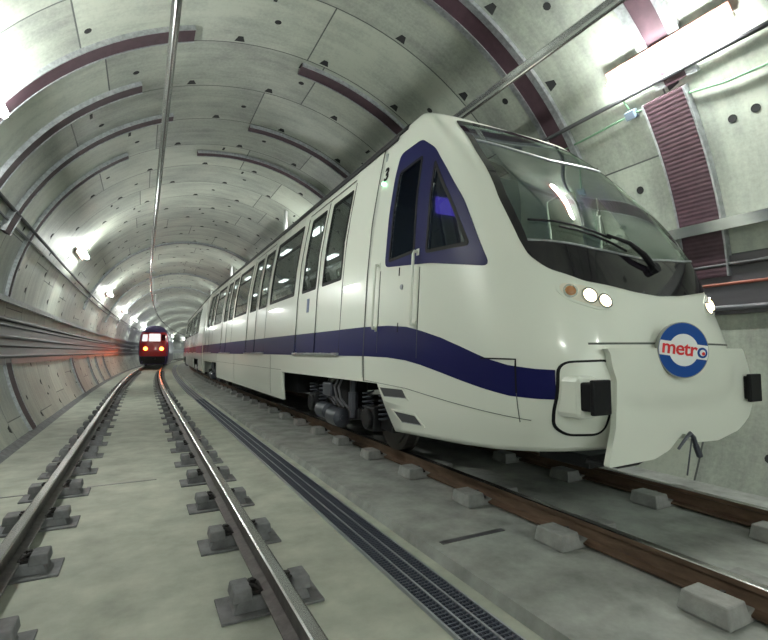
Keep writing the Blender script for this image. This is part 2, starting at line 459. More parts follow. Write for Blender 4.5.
def wall_cable(z, sgn, rad, mt, label, grp, off=.05, s0=-14, s1=120):
    mb = MB(); a = tz(z, TR-off, sgn); r = TR-off-rad
    pts = [TW(s, a, r) for s in [s0]+[x for x in srange(s0, s1, 2.0) if x > S0-2]]
    mb.tube(pts, rad, 8); return tag(mb.build('cable', mt, smooth=True), label, 'cable', grp)
wall_cable(2.10, -1, .03, m_cable_k, 'thick black cable along the top of the left tray', 'cables on the left tray')
wall_cable(2.00, -1, .022, m_cable_g, 'grey cable second from the top of the left tray', 'cables on the left tray')
wall_cable(1.78, -1, .035, m_cable_g, 'thick grey cable along the middle of the left tray', 'cables on the left tray')
wall_cable(1.62, -1, .022, m_cable_k, 'thin black cable below the middle of the left tray', 'cables on the left tray')
wall_cable(1.42, -1, .03, m_cable_g, 'grey cable lowest on the left tray', 'cables on the left tray')
wall_cable(2.30, 1, .018, m_cable_r, 'red cable along the grey tray on the right wall', 'cables on the right tray')
wall_cable(2.52, 1, .025, m_cable_k, 'black cable near the top of the right tray', 'cables on the right tray')
wall_cable(2.02, 1, .03, m_cable_g, 'grey cable along the lower edge of the right tray', 'cables on the right tray')
# cables that follow an angle
def ang_cable(pts, rad, mt, label, grp=None):
    mb = MB(); mb.tube([TW(s, d, TR-.03-rad) for s, d in pts], rad, 8); return tag(mb.build('cable', mt, smooth=True), label, 'cable', grp)
def longp(d, s0=-14, s1=120): return [(s0, d)] + [(x, d) for x in srange(s0, s1, 2.0) if x > S0-2]
ang_cable(longp(52.6), .028, m_cable_k, 'black cable straight along the vault just below the big lamp')
ang_cable([(-14, 57.6), (1.8, 57.6), (2.6, 57.2), (3.1, 56.0), (3.55, 55.6), (4.4, 56.0), (8, 56), (40, 56)], .014, m_cable_gr, 'thin green cable running through the small junction box')
ang_cable(longp(-66), .03, m_cable_k, 'black cable along the upper left wall below the lamps')
ang_cable(longp(-68.5), .02, m_cable_g, 'thin grey cable along the upper left wall beneath the black one')

# ------------------------------------------------------------------ lamps
def make_lamp(s, d):
    c = TW(s, d, TR-.16)
    r = empty('tunnel_lamp', c)
    L_ = .66
    mb = MB()
    a = TW(s-L_, d, TR-.14); b = TW(s+L_, d, TR-.14)
    ax = (b-a).normalized()
    pts = [a, a+ax*.02, a+ax*.05, b-ax*.05, b-ax*.02, b]
    mb.tube(pts, .07, 14, rs=[.025, .045, .055, .055, .045, .025]); mb.build('diffuser', m_tube, r, smooth=True, org=c)
    mb = MB(); upv = (TW(s, d, 3)-TW(s, d, 4)).normalized()
    mb.bar(TW(s-L_-.02, d-.9, TR-.065), TW(s+L_+.02, d-.9, TR-.065), .15, .03, 0, upv); mb.build('housing', m_lamph, r, bevel=.01, org=c)
    for q in (-.45, .45):
        mb = MB(); mb.bar(TW(s+q, d-.9, TR-.07), TW(s+q, d-.9, TR+.01), .06, .06); mb.build('bracket', m_galv, r, org=c)
    for sg in (-1, 1):
        mb = MB(); e = a if sg < 0 else b; mb.tube([e, e+ax*sg*.05], .028, 10); mb.build('end_cap', m_lens, r, org=c)
    return r
LG = 'fluorescent lamps on the tunnel lining'
ldeg = -57.3
for i, s in enumerate((-12, -3.2, 6.15, 15.6, 26.1, 36.5, 46.5, 57, 68, 80, 95, 112)):
    o = make_lamp(s, ldeg)
    tag(o, 'bright white fluorescent tube lamp high on the left wall' if i != 2 else 'fluorescent tube lamp at the very left edge, nearest on the left wall', 'lamp', LG + ' left')
for i, s in enumerate((-12, -5, 3.0, 13.5, 23.5, 33.5, 43.5, 54, 66, 80, 95)):
    o = make_lamp(s, 49.3)
    tag(o, 'big bright fluorescent tube lamp at upper right' if i == 2 else 'fluorescent tube lamp high on the right wall beyond the train', 'lamp', LG + ' right')
j = empty('junction_box', TW(3.62, 55.6)); tag(j, 'small grey blue junction box below the big upper right lamp', 'junction box')
mb = MB(); c = TW(3.62, 55.6)
R_ = Matrix.Rotation(radians(55.6), 3, 'Y')
mb.box(TW(3.62, 55.6, TR-.04), (.11, .13, .08), 0, R_); mb.build('box_body', m_jbox, j, bevel=.015, org=c)
mb = MB(); mb.box(TW(3.62, 55.6, TR-.085), (.10, .12, .012), 0, R_); mb.build('lid', m_jbox, j, bevel=.004, org=c)
mb = MB(); mb.tube([TW(3.62, 54.6, TR-.05), TW(3.64, 52.5, TR-.06), TW(3.62, 50.2, TR-.12)], .011, 8); tag(mb.build('cable', m_cable_gr), 'short pale lead from the junction box up to the big lamp', 'cable')

# ------------------------------------------------------------------ overhead conductor bars
def conductor(u, label, z=4.70):
    c = W(2, u, z); r = empty('conductor_bar', c); tag(r, label, 'conductor bar', 'overhead conductor bars')
    mb = MB()
    sweep(mb, [(u-.045, z+.10), (u-.045, z+.088), (u-.010, z+.085), (u-.018, z+.01), (u-.008, z), (u+.008, z), (u+.018, z+.01), (u+.010, z+.085), (u+.045, z+.088), (u+.045, z+.10)], -12, 120, 1.5)
    mb.build('rail_profile', m_alu, r, org=c)
    mb = MB(); sweep(mb, [(u-.007, z-.010), (u+.007, z-.010), (u+.007, z+.002), (u-.007, z+.002)], -12, 120, 1.5); mb.build('contact_wire', m_wheel, r, org=c)
    return r
conductor(.19, 'bright overhead conductor bar hanging above the left track')
conductor(3.80, 'bright overhead conductor bar hanging above the white train')
def make_support():
    r = empty('conductor_support', (0, 0, 0))
    mb = MB(); mb.tube([(0, 0, 0.16), (0, 0, .98)], .055, 12); mb.build('hanger_rod', m_signwhite, r, smooth=True)
    mb = MB(); mb.tube([(0, 0, .08), (0, 0, .16)], .07, 12); mb.tube([(0, 0, .11), (0, 0, .13)], .09, 12); mb.build('insulator', m_signwhite, r)
    mb = MB(); mb.box((0, 0, .055), (.36, .06, .05)); mb.build('cross_arm', m_galv, r)
    return r
sup = make_support(); first = True
for u, lab, ss, grp in ((3.80, 'white hanger rod holding the conductor bar above the white train', (14.0, 24.4, 34.5), 'hangers above the train'),
                        (.19, 'hanger rod holding the conductor bar above the left track', (22, 31, 40), 'hangers above the left track')):
    for s in ss:
        o = sup if first else copy_tree(sup); first = False
        o.location = W(s, u, 4.80 if u > 1 else 4.80)
        dz = TZ + sqrt(TR**2-(u-TX)**2) - 4.80
        o.scale = (1, 1, dz/.98)
        tag(o, lab, 'hanger', grp)

# ------------------------------------------------------------------ train body geometry
PZ = [.3, .55, .8, 1.5, 2.4, 3.1, 3.6, 3.9, 4.1, 4.2, 4.28, 4.33, 4.35]
PW = [1.31, 1.335, 1.36, 1.37, 1.32, 1.25, 1.16, 1.10, 1.06, 1.02, .9, .6, .02]
def halfw(z): return interp(z, PZ, PW)
Y0Z = [.5, .8, 1.2, 1.5, 1.9, 2.0, 2.4, 2.85, 3.2, 3.4, 3.75, 4.1, 4.2, 4.28, 4.33, 4.35]
Y0Y = [2.46, 2.32, 2.24, 2.24, 2.36, 2.40, 2.54, 2.84, 3.18, 3.38, 3.72, 4.10, 4.26, 4.42, 4.6, 4.9]
DZ = [.5, 1.5, 2.2, 2.8, 3.2, 3.6, 4.0, 4.2, 4.35]; DV = [2.4, 2.4, 2.3, 1.65, .85, .35, .25, .2, .2]
SEAM = 5.23
NOSE = 2.1                                                    # train origin along the track
ORG = (0, NOSE, 0)
def smooth_interp(x, xs, ys):
    return sum(interp(x+d, xs, ys)*w for d, w in ((-.15, 1), (-.1, 2), (-.05, 3), (0, 4), (.05, 3), (.1, 2), (.15, 1)))/16

def make_shell():
    mb = MB(); zs = []
    z = .5
    while z < 4.1: zs.append(z); z += .06
    zs += [4.1, 4.15, 4.2, 4.24, 4.28, 4.305, 4.33, 4.345, 4.35]
    rows = []
    NF = 44; NS = 10; n = 4.4
    for z in zs:
        w = smooth_interp(z, PZ, PW) if z < 4.15 else halfw(z); y0 = smooth_interp(z, Y0Z, Y0Y) if z < 4.0 else interp(z, Y0Z, Y0Y); D = min(smooth_interp(z, DZ, DV), SEAM-.15-y0)
        yc = y0 + D; half = []
        for i in range(NS): half.append((-w, lerp(SEAM, yc, i/NS)))
        for i in range(NF+1):
            p = (pi/2)*i/NF
            # even spacing of the super-ellipse
            cx, sx = cos(p), sin(p)
            half.append((-w*cx**(2/n), yc - D*sx**(2/n)))
        row = half + [(-x, y) for (x, y) in half[-2::-1]]
        if z < 1.2:                                            # lower edge rises towards the nose
            def zz(y):
                zb = interp(y, [2.1, 3.0, 4.0, 5.23], [.80, .735, .69, .62]); return lerp(zb, 1.2, (z-.5)/.7)
            row = [(x, y, zz(y)) for x, y in row]
        else: row = [(x, y, z) for x, y in row]
        rows.append(row)
    k = len(rows[0])
    vs = [v for r in rows for v in r]; fs = []
    for i in range(len(rows)-1):
        for j in range(k-1):
            a = i*k+j; fs.append((a, a+1, a+k+1, a+k))
    mb.add(vs, fs); return mb
shell = make_shell()
BV = BVHTree.FromPolygons([Vector(v) for v in shell.v], shell.f)
def hit_side(y, z, sgn=-1):
    h = BV.ray_cast(Vector((sgn*4, y, z)), Vector((-sgn, 0, 0)))
    if h[0] is None: return Vector((sgn*halfw(z), y, z)), Vector((sgn, 0, 0))
    n = h[1]; n = n if n.x*sgn > 0 else -n
    return h[0], n
def hit_front(x, z):
    h = BV.ray_cast(Vector((x, 0, z)), Vector((0, 1, 0)))
    if h[0] is None: return None
    n = h[1]; n = n if n.y < 0 else -n
    return h[0], n

def inpoly(p, poly):
    x, y = p; c = False; j = len(poly)-1
    for i in range(len(poly)):
        xi, yi = poly[i][0], poly[i][1]; xj, yj = poly[j][0], poly[j][1]
        if (yi > y) != (yj > y) and x < (xj-xi)*(y-yi)/(yj-yi)+xi: c = not c
        j = i
    return c
def densify(poly, step):
    out = []
    for i in range(len(poly)):
        a, b = poly[i], poly[(i+1) % len(poly)]; L_ = math.dist(a, b); n = max(1, int(math.ceil(L_/step)))
        for k in range(n): out.append((lerp(a[0], b[0], k/n), lerp(a[1], b[1], k/n)))
    return out
def roundpoly(poly, r, seg=5):
    out = []; n = len(poly)
    for i in range(n):
        p0, p1, p2 = Vector(poly[i-1]), Vector(poly[i]), Vector(poly[(i+1) % n])
        a = (p0-p1); b = (p2-p1); rr = min(r, a.length*.45, b.length*.45)
        A = p1 + a.normalized()*rr; B = p1 + b.normalized()*rr
        for k in range(seg+1):
            t = k/seg; q = A*(1-t)**2 + p1*2*t*(1-t) + B*t*t; out.append((q.x, q.y))
    return out
def offset_poly(poly, d):
    n = len(poly); area = sum(poly[i][0]*poly[(i+1) % n][1]-poly[(i+1) % n][0]*poly[i][1] for i in range(n))/2
    sg = 1 if area > 0 else -1; out = []
    for i in range(n):
        p0, p1, p2 = Vector(poly[i-1]), Vector(poly[i]), Vector(poly[(i+1) % n])
        e1 = (p1-p0).normalized(); e2 = (p2-p1).normalized()
        n1 = Vector((e1.y, -e1.x))*sg; n2 = Vector((e2.y, -e2.x))*sg
        m = (n1+n2)
        if m.length < 1e-6: m = n1.copy()
        m.normalize(); k = d/max(.45, m.dot(n1)); q = p1+m*k; out.append((q.x, q.y))
    return out
def cdt(outer, holes=(), step=.1, grid=True, ys=None, zs=None):
    polys = [densify(outer, step)] + [densify(h, step) for h in holes]
    vs = []; es = []
    for p in polys:
        b = len(vs); vs += [Vector(q) for q in p]; es += [(b+i, b+(i+1) % len(p)) for i in range(len(p))]
    if grid:
        x0 = min(p[0] for p in outer); x1 = max(p[0] for p in outer); y0 = min(p[1] for p in outer); y1 = max(p[1] for p in outer)
        gx = ys or [x0 + step*(i+.5) for i in range(int((x1-x0)/step)+1)]
        gy = zs or [y0 + step*(i+.5) for i in range(int((y1-y0)/step)+1)]
        for x in gx:
            for y in gy:
                if inpoly((x, y), outer) and not any(inpoly((x, y), h) for h in holes): vs.append(Vector((x+.0007*random.random(), y+.0007*random.random())))
    r = delaunay_2d_cdt(vs, es, [], 0, 1e-5)
    ov, fs = r[0], r[2]; out = []
    for f in fs:
        cx = sum(ov[i].x for i in f)/len(f); cy = sum(ov[i].y for i in f)/len(f)
        if inpoly((cx, cy), outer) and not any(inpoly((cx, cy), h) for h in holes): out.append(list(f))
    return [(v.x, v.y) for v in ov], out
def patch(name, outer, holes, fn, off, mt, parent, step=.06, thick=.004, smooth=True, org=ORG):
    """thin panel following the body: fn(a,b)->(point, normal)"""
    v2, fs = cdt(outer, holes, step); vs = []; vi = []
    for (a, b) in v2:
        h = fn(a, b)
        if h is None: h = (Vector((a, 5, b)), Vector((0, -1, 0)))
        vs.append(h[0]+h[1]*off); vi.append(h[0]+h[1]*(off-thick))
    n = len(vs); mb = MB()
    cnt = {}
    for f in fs:
        for i in range(len(f)):
            e = (f[i], f[(i+1) % len(f)]); cnt[e] = 1
    # orient outward
    f0 = fs[0]; nn = (vs[f0[1]]-vs[f0[0]]).cross(vs[f0[2]]-vs[f0[0]]); flip = nn.dot(vs[f0[0]]-vi[f0[0]]) < 0
    F = [f[::-1] if flip else f for f in fs]; Bk = [[n+i for i in g[::-1]] for g in F]
    ed = {(f[i], f[(i+1) % len(f)]) for f in F for i in range(len(f))}
    rim = [[b, a, n+a, n+b] for (a, b) in ed if (b, a) not in ed]
    mb.add(vs+vi, F+Bk+rim)
    o = mb.build(name, mt, parent, smooth=smooth, org=org, auto=35)
    return o
def side_fn(sgn=-1, inset=0.0):
    return lambda y, z: (lambda h: (h[0], h[1]))(hit_side(y, z, sgn))
def strip(name, pts, w, fn, off, mt, parent, org=ORG, thick=.004):
    """narrow line along the body"""
    P = []
    for i in range(len(pts)-1):
        L_ = math.dist(pts[i], pts[i+1]); n = max(1, int(L_/.05))
        for k in range(n): P.append((lerp(pts[i][0], pts[i+1][0], k/n), lerp(pts[i][1], pts[i+1][1], k/n)))
    P.append(pts[-1]); vs = []; fs = []
    for i, p in enumerate(P):
        a = P[max(0, i-1)]; b = P[min(len(P)-1, i+1)]; t = Vector((b[0]-a[0], b[1]-a[1])).normalized(); nrm = Vector((-t.y, t.x))*(w/2)
        for sg in (-1, 1):
            h = fn(p[0]+nrm.x*sg, p[1]+nrm.y*sg)
            vs.append(h[0]+h[1]*off); vs.append(h[0]-h[1]*thick)
    for i in range(len(P)-1):
        a = i*4; fs += [(a, a+2, a+6, a+4), (a+2, a+3, a+7, a+6), (a+1, a, a+4, a+5)]
    return MB().add(vs, fs).build(name, mt, parent, org=org)

def cut_and_drop(me_obj, polys, axis, sel):
    """cut the mesh along each polygon edge (prism along axis) and remove what lies inside"""
    bm = bmesh.new(); bm.from_mesh(me_obj.data)
    off = Vector(ORG)
    for poly in polys:
        ex0 = min(p[0] for p in poly)-.06; ex1 = max(p[0] for p in poly)+.06; ey0 = min(p[1] for p in poly)-.06; ey1 = max(p[1] for p in poly)+.06
        def key(c):
            c = c + off
            return (c.y, c.z) if axis == 'x' else (c.x, c.z)
        for i in range(len(poly)):
            a, b = poly[i], poly[(i+1) % len(poly)]
            if axis == 'x': co = Vector((0, a[0], a[1]))-off; no = Vector((0, b[1]-a[1], -(b[0]-a[0])))
            else: co = Vector((a[0], 0, a[1])) - Vector((0, off.y, 0)); no = Vector((b[1]-a[1], 0, -(b[0]-a[0])))
            fs = [f for f in bm.faces if sel(f.calc_center_median()+off) and ex0 < key(f.calc_center_median())[0] < ex1 and ey0 < key(f.calc_center_median())[1] < ey1]
            geom = list({v for f in fs for v in f.verts}) + list({e for f in fs for e in f.edges}) + fs
            bmesh.ops.bisect_plane(bm, geom=geom, plane_co=co, plane_no=no.normalized(), dist=1e-5)
        dead = [f for f in bm.faces if sel(f.calc_center_median()+off) and inpoly(key(f.calc_center_median()), poly)]
        bmesh.ops.delete(bm, geom=dead, context='FACES')
    bm.to_mesh(me_obj.data); bm.free()

# ------------------------------------------------------------------ lead car of the white train
car = empty('metro_car', (TC, NOSE, 0))
tag(car, 'white metro car with blue wave stripe and rounded cab nose, nearest on the right track', 'train car', 'cars of the white train')
body = shell.build('cab_shell', m_white, car, smooth=True, org=ORG)
# outlines in (y,z) for the side, (x,z) for the front
CABBLUE = roundpoly([(4.76, 2.48), (4.77, 3.55), (4.72, 3.84), (4.24, 3.83), (3.92, 3.60), (3.64, 3.26), (3.38, 2.90), (3.20, 2.56), (3.02, 2.22), (3.80, 2.37)], .09, 4)
CABW1 = roundpoly([(4.66, 2.53), (4.65, 3.58), (4.16, 3.60), (4.11, 2.54)], .04, 3)
CABW2 = roundpoly([(3.88, 2.49), (3.88, 3.44), (3.58, 3.00), (3.26, 2.45)], .04, 3)
_wl = [(-.3, 1.985), (-.78, 2.05), (-1.0, 2.15), (-1.08, 2.27), (-1.10, 2.42), (-1.09, 2.85), (-1.0, 3.44), (-.90, 3.85), (-.84, 4.0)]
WS = roundpoly(_wl + [(0, 4.08)] + [(-x, z) for x, z in _wl[::-1]] + [(0, 1.965)], .05, 3)
def lower_ws(x): return 2.36 + .02*(1-(x/1.17)**2)
WSG = [(-.81, 3.93), (0, 4.0), (.81, 3.93), (.94, 3.44), (1.04, 2.85), (1.06, 2.40), (.6, 2.33), (0, 2.29), (-.6, 2.33), (-1.06, 2.40), (-1.04, 2.85), (-.94, 3.44)]
cut_and_drop(body, [WSG], 'y', lambda c: c.y < 4.6)
cut_and_drop(body, [CABW1, CABW2], 'x', lambda c: c.x < -.8)
cut_and_drop(body, [CABW1, CABW2], 'x', lambda c: c.x > .8)
WELL = [(5.6, .3), (5.6, 1.15), (4.86, 1.15), (4.20, .3)]
cut_and_drop(body, [WELL], 'x', lambda c: abs(c.x) > .9)
sol = body.modifiers.new('thick', 'SOLIDIFY'); sol.thickness = .03; sol.offset = -1

front = lambda x, z: hit_front(x, z)
SF = side_fn(-1)
patch('windscreen_surround', WS, [WSG], front, .006, m_gblack, car, .08, thick=.02)
ws = patch('windscreen', offset_poly(WSG, .02), [], front, .003, m_wsglass, car, .05, thick=.004)
# bright rim strip between dark band and glass, header line
strip('windscreen_trim', [(-1.06, 2.40), (-.6, 2.33), (0, 2.29), (.6, 2.33), (1.06, 2.40)], .016, front, .012, m_galv, car)
strip('windscreen_trim', [(-.90, 3.60), (-.5, 3.56), (0, 3.52), (.5, 3.56), (.90, 3.60)], .026, front, .012, m_galv, car)
for s_ in (-1,):
    cs = patch('cab_side_window', CABBLUE, [CABW1, CABW2], SF, .006, m_blue, car, .07, thick=.02)
    for q in (CABW1, CABW2):
        patch('pane', offset_poly(q, .012), [], SF, -.012, m_cabglass, cs, .1, thick=.005, org=ORG)
    patch('window_gasket', offset_poly(CABW1, .012), [offset_poly(CABW1, -.022)], SF, .010, m_black, cs, .08, thick=.01)
    patch('window_gasket', offset_poly(CABW2, .012), [offset_poly(CABW2, -.022)], SF, .010, m_black, cs, .08, thick=.01)
    cs['label'] = 'blue triangular surround of the cab side windows'

# blue wave stripe: nose portion
ST = [(5.23, 1.815), (4.6, 1.80), (4.2, 1.77), (3.9, 1.715), (3.57, 1.64), (3.3, 1.56), (3.0, 1.46), (2.8, 1.41), (2.6, 1.385), (2.485, 1.38)]
SB = [(2.485, 1.165), (2.6, 1.165), (2.8, 1.175), (3.0, 1.21), (3.3, 1.27), (3.57, 1.325), (3.9, 1.385), (4.2, 1.425), (4.6, 1.45), (5.23, 1.46)]
patch('stripe', ST+SB, [], SF, .0035, m_blue, car, .08, thick=.004)
# black outlined service hatch at the stripe end of the cab side
strip('hatch_seam', [(3.06, 1.46), (2.74, 1.455), (2.74, 1.20)], .012, SF, .006, m_black, car)
strip('hatch_seam', [(2.74, 1.20), (2.74, .98)], .005, SF, .005, m_seam, car)
strip('body_seam', [(5.2, 1.17), (4.2, 1.14), (3.2, 1.05), (2.66, 1.0)], .004, SF, .005, m_seam, car)
strip('body_seam', [(5.225, 1.16), (5.225, 4.1)], .016, SF, .006, m_seam, car)
# cab door outline, lock, grab rails
strip('door_seam', [(4.86, 2.45), (4.86, 1.50)], .006, SF, .005, m_seam, car)
strip('door_seam', [(3.98, 2.36), (3.98, 1.45)], .006, SF, .005, m_seam, car)
strip('door_seam', [(4.40, 2.42), (4.40, 2.33)], .010, SF, .007, m_black, car)
strip('door_seam', [(4.38, 1.82), (4.38, 1.72)], .010, SF, .007, m_black, car)
p, n = hit_side(4.33, 2.20)
mb = MB(); mb.tube([p, p+n*.012], .028, 14); mb.build('door_lock', m_galv, car, org=ORG)
for y in (4.90, 4.03):
    r = MB(); pts = []
    a, na = hit_side(y, 1.78); b, nb = hit_side(y, 2.52)
    pts = [a, a+na*.05, a+na*.06+(b-a)*.04, b+nb*.06-(b-a)*.04, b+nb*.05, b]
    r.tube(pts, .016, 10); g_ = r.build('grab_rail', m_white, car, smooth=True, org=ORG)
    for q, nq in ((a, na), (b, nb)):
        mb = MB(); mb.box(q+nq*.006, (.012, .05, .07)); mb.build('rail_foot', m_white, g_, bevel=.004, org=ORG)
# step recesses behind the front bogie
for pts in ([(4.83, 1.13), (4.25, 1.14), (4.13, 1.02), (4.69, 1.0)], [(4.53, .90), (4.02, .90), (3.86, .785), (4.31, .765)]):
    P = roundpoly(pts, .02, 2)
    fr = patch('step_recess', P, [offset_poly(P, -.018)], SF, .010, m_white, car, .08, thick=.01)
    v = patch('grille', offset_poly(P, -.016), [], SF, .002, m_vent, fr, .08, thick=.006)
    a = Vector(pts[3]); b = Vector(pts[2])
    for k in (.85,):
        l = Vector(pts[0]).lerp(a, k); rr = Vector(pts[1]).lerp(b, k)
        strip('slat', [(l.x-.03, l.y), (rr.x+.03, rr.y)], .008, SF, .008, m_galv, fr)
# small number plate "3" with green indicator beside the cab window
t = bpy.data.curves.new('txt', 'FONT'); t.body = '3'; t.size = .24; t.extrude = .003; t.offset = .006; t.align_x = 'CENTER'
to = bpy.data.objects.new('t', t); COL.objects.link(to); dg = bpy.context.evaluated_depsgraph_get(); me = bpy.data.meshes.new_from_object(to.evaluated_get(dg)); bpy.data.objects.remove(to)
def place_text(me, name, mt, parent, c, xd, yd, sx=1.0):
    nd = Vector(xd).cross(Vector(yd)).normalized(); me.materials.clear(); me.materials.append(mt)
    for v in me.vertices: q = v.co.copy(); v.co = Vector(c) + Vector(xd)*q.x*sx + Vector(yd)*q.y + nd*q.z - Vector(ORG)
    o = bpy.data.objects.new(name, me); COL.objects.link(o); o.parent = parent; return o
p, n = hit_side(5.03, 3.62); yd = (hit_side(5.03, 3.82)[0]-p).normalized()
place_text(me, 'car_number', m_black, car, p+n*.008, Vector((0, -1, 0)), yd)
mb = MB(); p, n = hit_side(5.06, 3.58); mb.tube([p, p+n*.03], .022, 12); mb.build('indicator_lamp', m_green, car, org=ORG)

# head lamp clusters
for sg in (-1, 1):
    HL = roundpoly([(sg*.99, 2.02), (sg*.95, 2.05), (sg*.80, 2.03), (sg*.66, 1.95), (sg*.60, 1.86), (sg*.63, 1.825), (sg*.76, 1.825), (sg*.92, 1.88), (sg*.995, 1.96)], .03, 3)
    hl = patch('headlight', HL, [], front, .008, m_white, car, .06, thick=.012)
    IN = offset_poly(HL, -.02)
    patch('lens', IN, [], front, .012, m_lens, hl, .06, thick=.004)
    for (x, z, r, mt, nm) in ((.915, 1.965, .042, m_amber, 'indicator'), (.79, 1.93, .055, m_head, 'bulb'), (.675, 1.89, .05, m_head, 'bulb')):
        h, nn = hit_front(sg*x, z)
        mb = MB(); mb.tube([h+nn*.008, h+nn*.02], r+.012, 18); mb.build('bezel', m_chrome, hl, org=ORG)
        mb = MB(); mb.tube([h+nn*.012, h+nn*.022, h+nn*.03], r, 18, rs=[r, r*.95, r*.6]); mb.build(nm, mt, hl, smooth=True, org=ORG)

# buffer pockets at the nose corners
for sg in (-1, 1):
    BP = roundpoly([(sg*1.09, 1.445), (sg*.74, 1.46), (sg*.72, .895), (sg*.98, .895), (sg*1.075, .96), (sg*1.095, 1.08)], .09, 6)
    bp = patch('buffer_pocket', BP, [offset_poly(BP, -.016)], front, .006, m_black, car, .05, thick=.012)
    patch('pocket_panel', offset_poly(BP, -.014), [], front, .002, m_white, bp, .06, thick=.01)
    # shelf moulding
    mb = MB(); mb.box((sg*.97, 2.42, 1.19), (.20, .26, .30)); mb.build('buffer_housing', m_white, bp, bevel=.04, org=ORG)
    mb = MB(); mb.box((sg*.985, 2.29, 1.20), (.14, .16, .20)); bf = mb.build('buffer', m_black, car, bevel=.015, org=ORG)
    mb = MB(); mb.box((sg*.985, 2.195, 1.20), (.18, .035, .24)); mb.build('buffer_plate', m_black, bf, bevel=.01, org=ORG)

# front cover panel over the coupler
CV = [(-.85, 1.54), (-.81, 1.50), (-.80, 1.42), (-.755, 1.31), (-.76, 1.17), (-.78, .98), (-.83, .78), (-.85, .70), (-.60, .705), (-.34, .71), (-.16, .76), (-.05, .84), (.02, .88), (.09, .83), (.20, .79), (.50, .78), (.80, .84), (1.0, .95), (1.10, 1.08), (1.10, 1.22), (1.02, 1.40), (.93, 1.54)]
# the cover bulges forward of the shell
def cover_fn(x, z):
    x_ = max(-1.25, min(1.25, x)); h = hit_front(x_, max(z, .86))
    p, n = h; y = min(p.y, 2.285)
    y = y + .06*(max(0, .95-z)) + (.10*max(0, abs(x)-.9))
    return Vector((x, y, z)), Vector((0, -1, 0))
patch('front_cover', roundpoly(CV, .03, 3), [], cover_fn, .045, m_cover, car, .05, thick=.045)
strip('cover_seam', [(-.90, 1.57), (-.3, 1.575), (.3, 1.575), (.94, 1.57)], .014, front, .006, m_seam, car)

# round sign
sg_c = Vector((-.13, 2.135, 1.525)); ang = radians(-20); roll = radians(-7)
x0_ = Vector((cos(ang), sin(ang), 0)); xd = x0_*cos(roll) + Vector((0, 0, sin(roll))); yd = Vector((0, 0, cos(roll))) - x0_*sin(roll); nd = Vector((sin(ang), -cos(ang), 0))
nd = -xd.cross(yd).normalized()
nd = nd if nd.y < 0 else -nd
def disc(mb, r, z0, z1, n=48, cx=0, cy=0, m=0):
    c = sg_c + xd*cx + yd*cy; vs = [c+nd*z+xd*(r*cos(2*pi*k/n))+yd*(r*sin(2*pi*k/n)) for z in (z0, z1) for k in range(n)]
    fs = [(k, (k+1) % n, n+(k+1) % n, n+k) for k in range(n)] + [tuple(range(n))[::-1], tuple(range(n, 2*n))]
    mb.add(vs, fs, m)
mb = MB(); disc(mb, .212, -.03, .004); sign = mb.build('emblem_disc', m_signrim, car, org=ORG); sign['label'] = 'round blue and white sign on the nose'
mb = MB(); disc(mb, .205, .0, .006); mb.build('blue_face', m_signblue, sign, org=ORG)
mb = MB(); disc(mb, .122, .004, .009); mb.build('white_disc', m_signwhite, sign, org=ORG)
mb = MB(); bw = .055
vs = []
for k in range(17):
    t_ = -bw + 2*bw*k/16; X_ = sqrt(.2045**2-t_*t_); vs += [sg_c-xd*X_+yd*t_+nd*.0085, sg_c+xd*X_+yd*t_+nd*.0085]
mb.add(vs, [(2*k, 2*k+1, 2*k+3, 2*k+2) for k in range(16)]); mb.build('white_band', m_signwhite, sign, org=ORG)
def text_mesh(body, size, ext=.0015, off=.0):
    t = bpy.data.curves.new('txt', 'FONT'); t.body = body; t.size = size; t.extrude = ext; t.offset = off; t.align_x = 'LEFT'; t.space_character = .95
    to = bpy.data.objects.new('t', t); COL.objects.link(to); dg = bpy.context.evaluated_depsgraph_get()
    me = bpy.data.meshes.new_from_object(to.evaluated_get(dg)); bpy.data.objects.remove(to); return me
me = text_mesh('metr', .150, .0015, .0022)
mw = max(v.co.x for v in me.vertices); sx = .295/mw
tm = place_text(me, 'lettering', m_signred, sign, sg_c-xd*.185-yd*.038+nd*.012, xd, yd, sx)
mb = MB(); disc(mb, .040, .008, .013, cx=.152, cy=-.004); mb.build('ring_letter', m_signblue, sign, org=ORG)
mb = MB(); disc(mb, .024, .012, .015, cx=.152, cy=-.004); mb.build('ring_centre', m_signwhite, sign, org=ORG)
mb = MB(); disc(mb, .013, .014, .017, cx=.158, cy=-.010); mb.build('ring_dot', m_signred, sign, org=ORG)
mb = MB(); mb.tube([sg_c-nd*.03, Vector((-.10, 2.26, 1.525))], .06, 12); mb.build('sign_mount', m_signrim, sign, org=ORG)

# coupling lever below the cover
mb = MB(); mb.tube([(-.10, 2.22, .77), (-.03, 2.20, .85), (.01, 2.19, .885), (.05, 2.19, .85), (.09, 2.19, .76)], .014, 8, rs=[.010, .012, .016, .018, .018]); mb.tube([(.075, 2.19, .79), (.115, 2.185, .70)], .022, 8)
lv = mb.build('coupling_lever', m_tank, car, org=ORG)
mb = MB(); mb.tube([(.05, 2.20, .86), (0, 2.22, .56)], .006, 6); mb.build('rod', m_tank, lv, org=ORG)
mb = MB(); mb.box((-.45, 2.75, .68), (.6, .5, .10)); mb.tube([(-.80, 2.50, .70), (-.62, 2.36, .67), (-.42, 2.34, .68), (-.30, 2.36, .70)], .022, 8); mb.build('coupler_frame', m_under, car, bevel=.02, org=ORG)

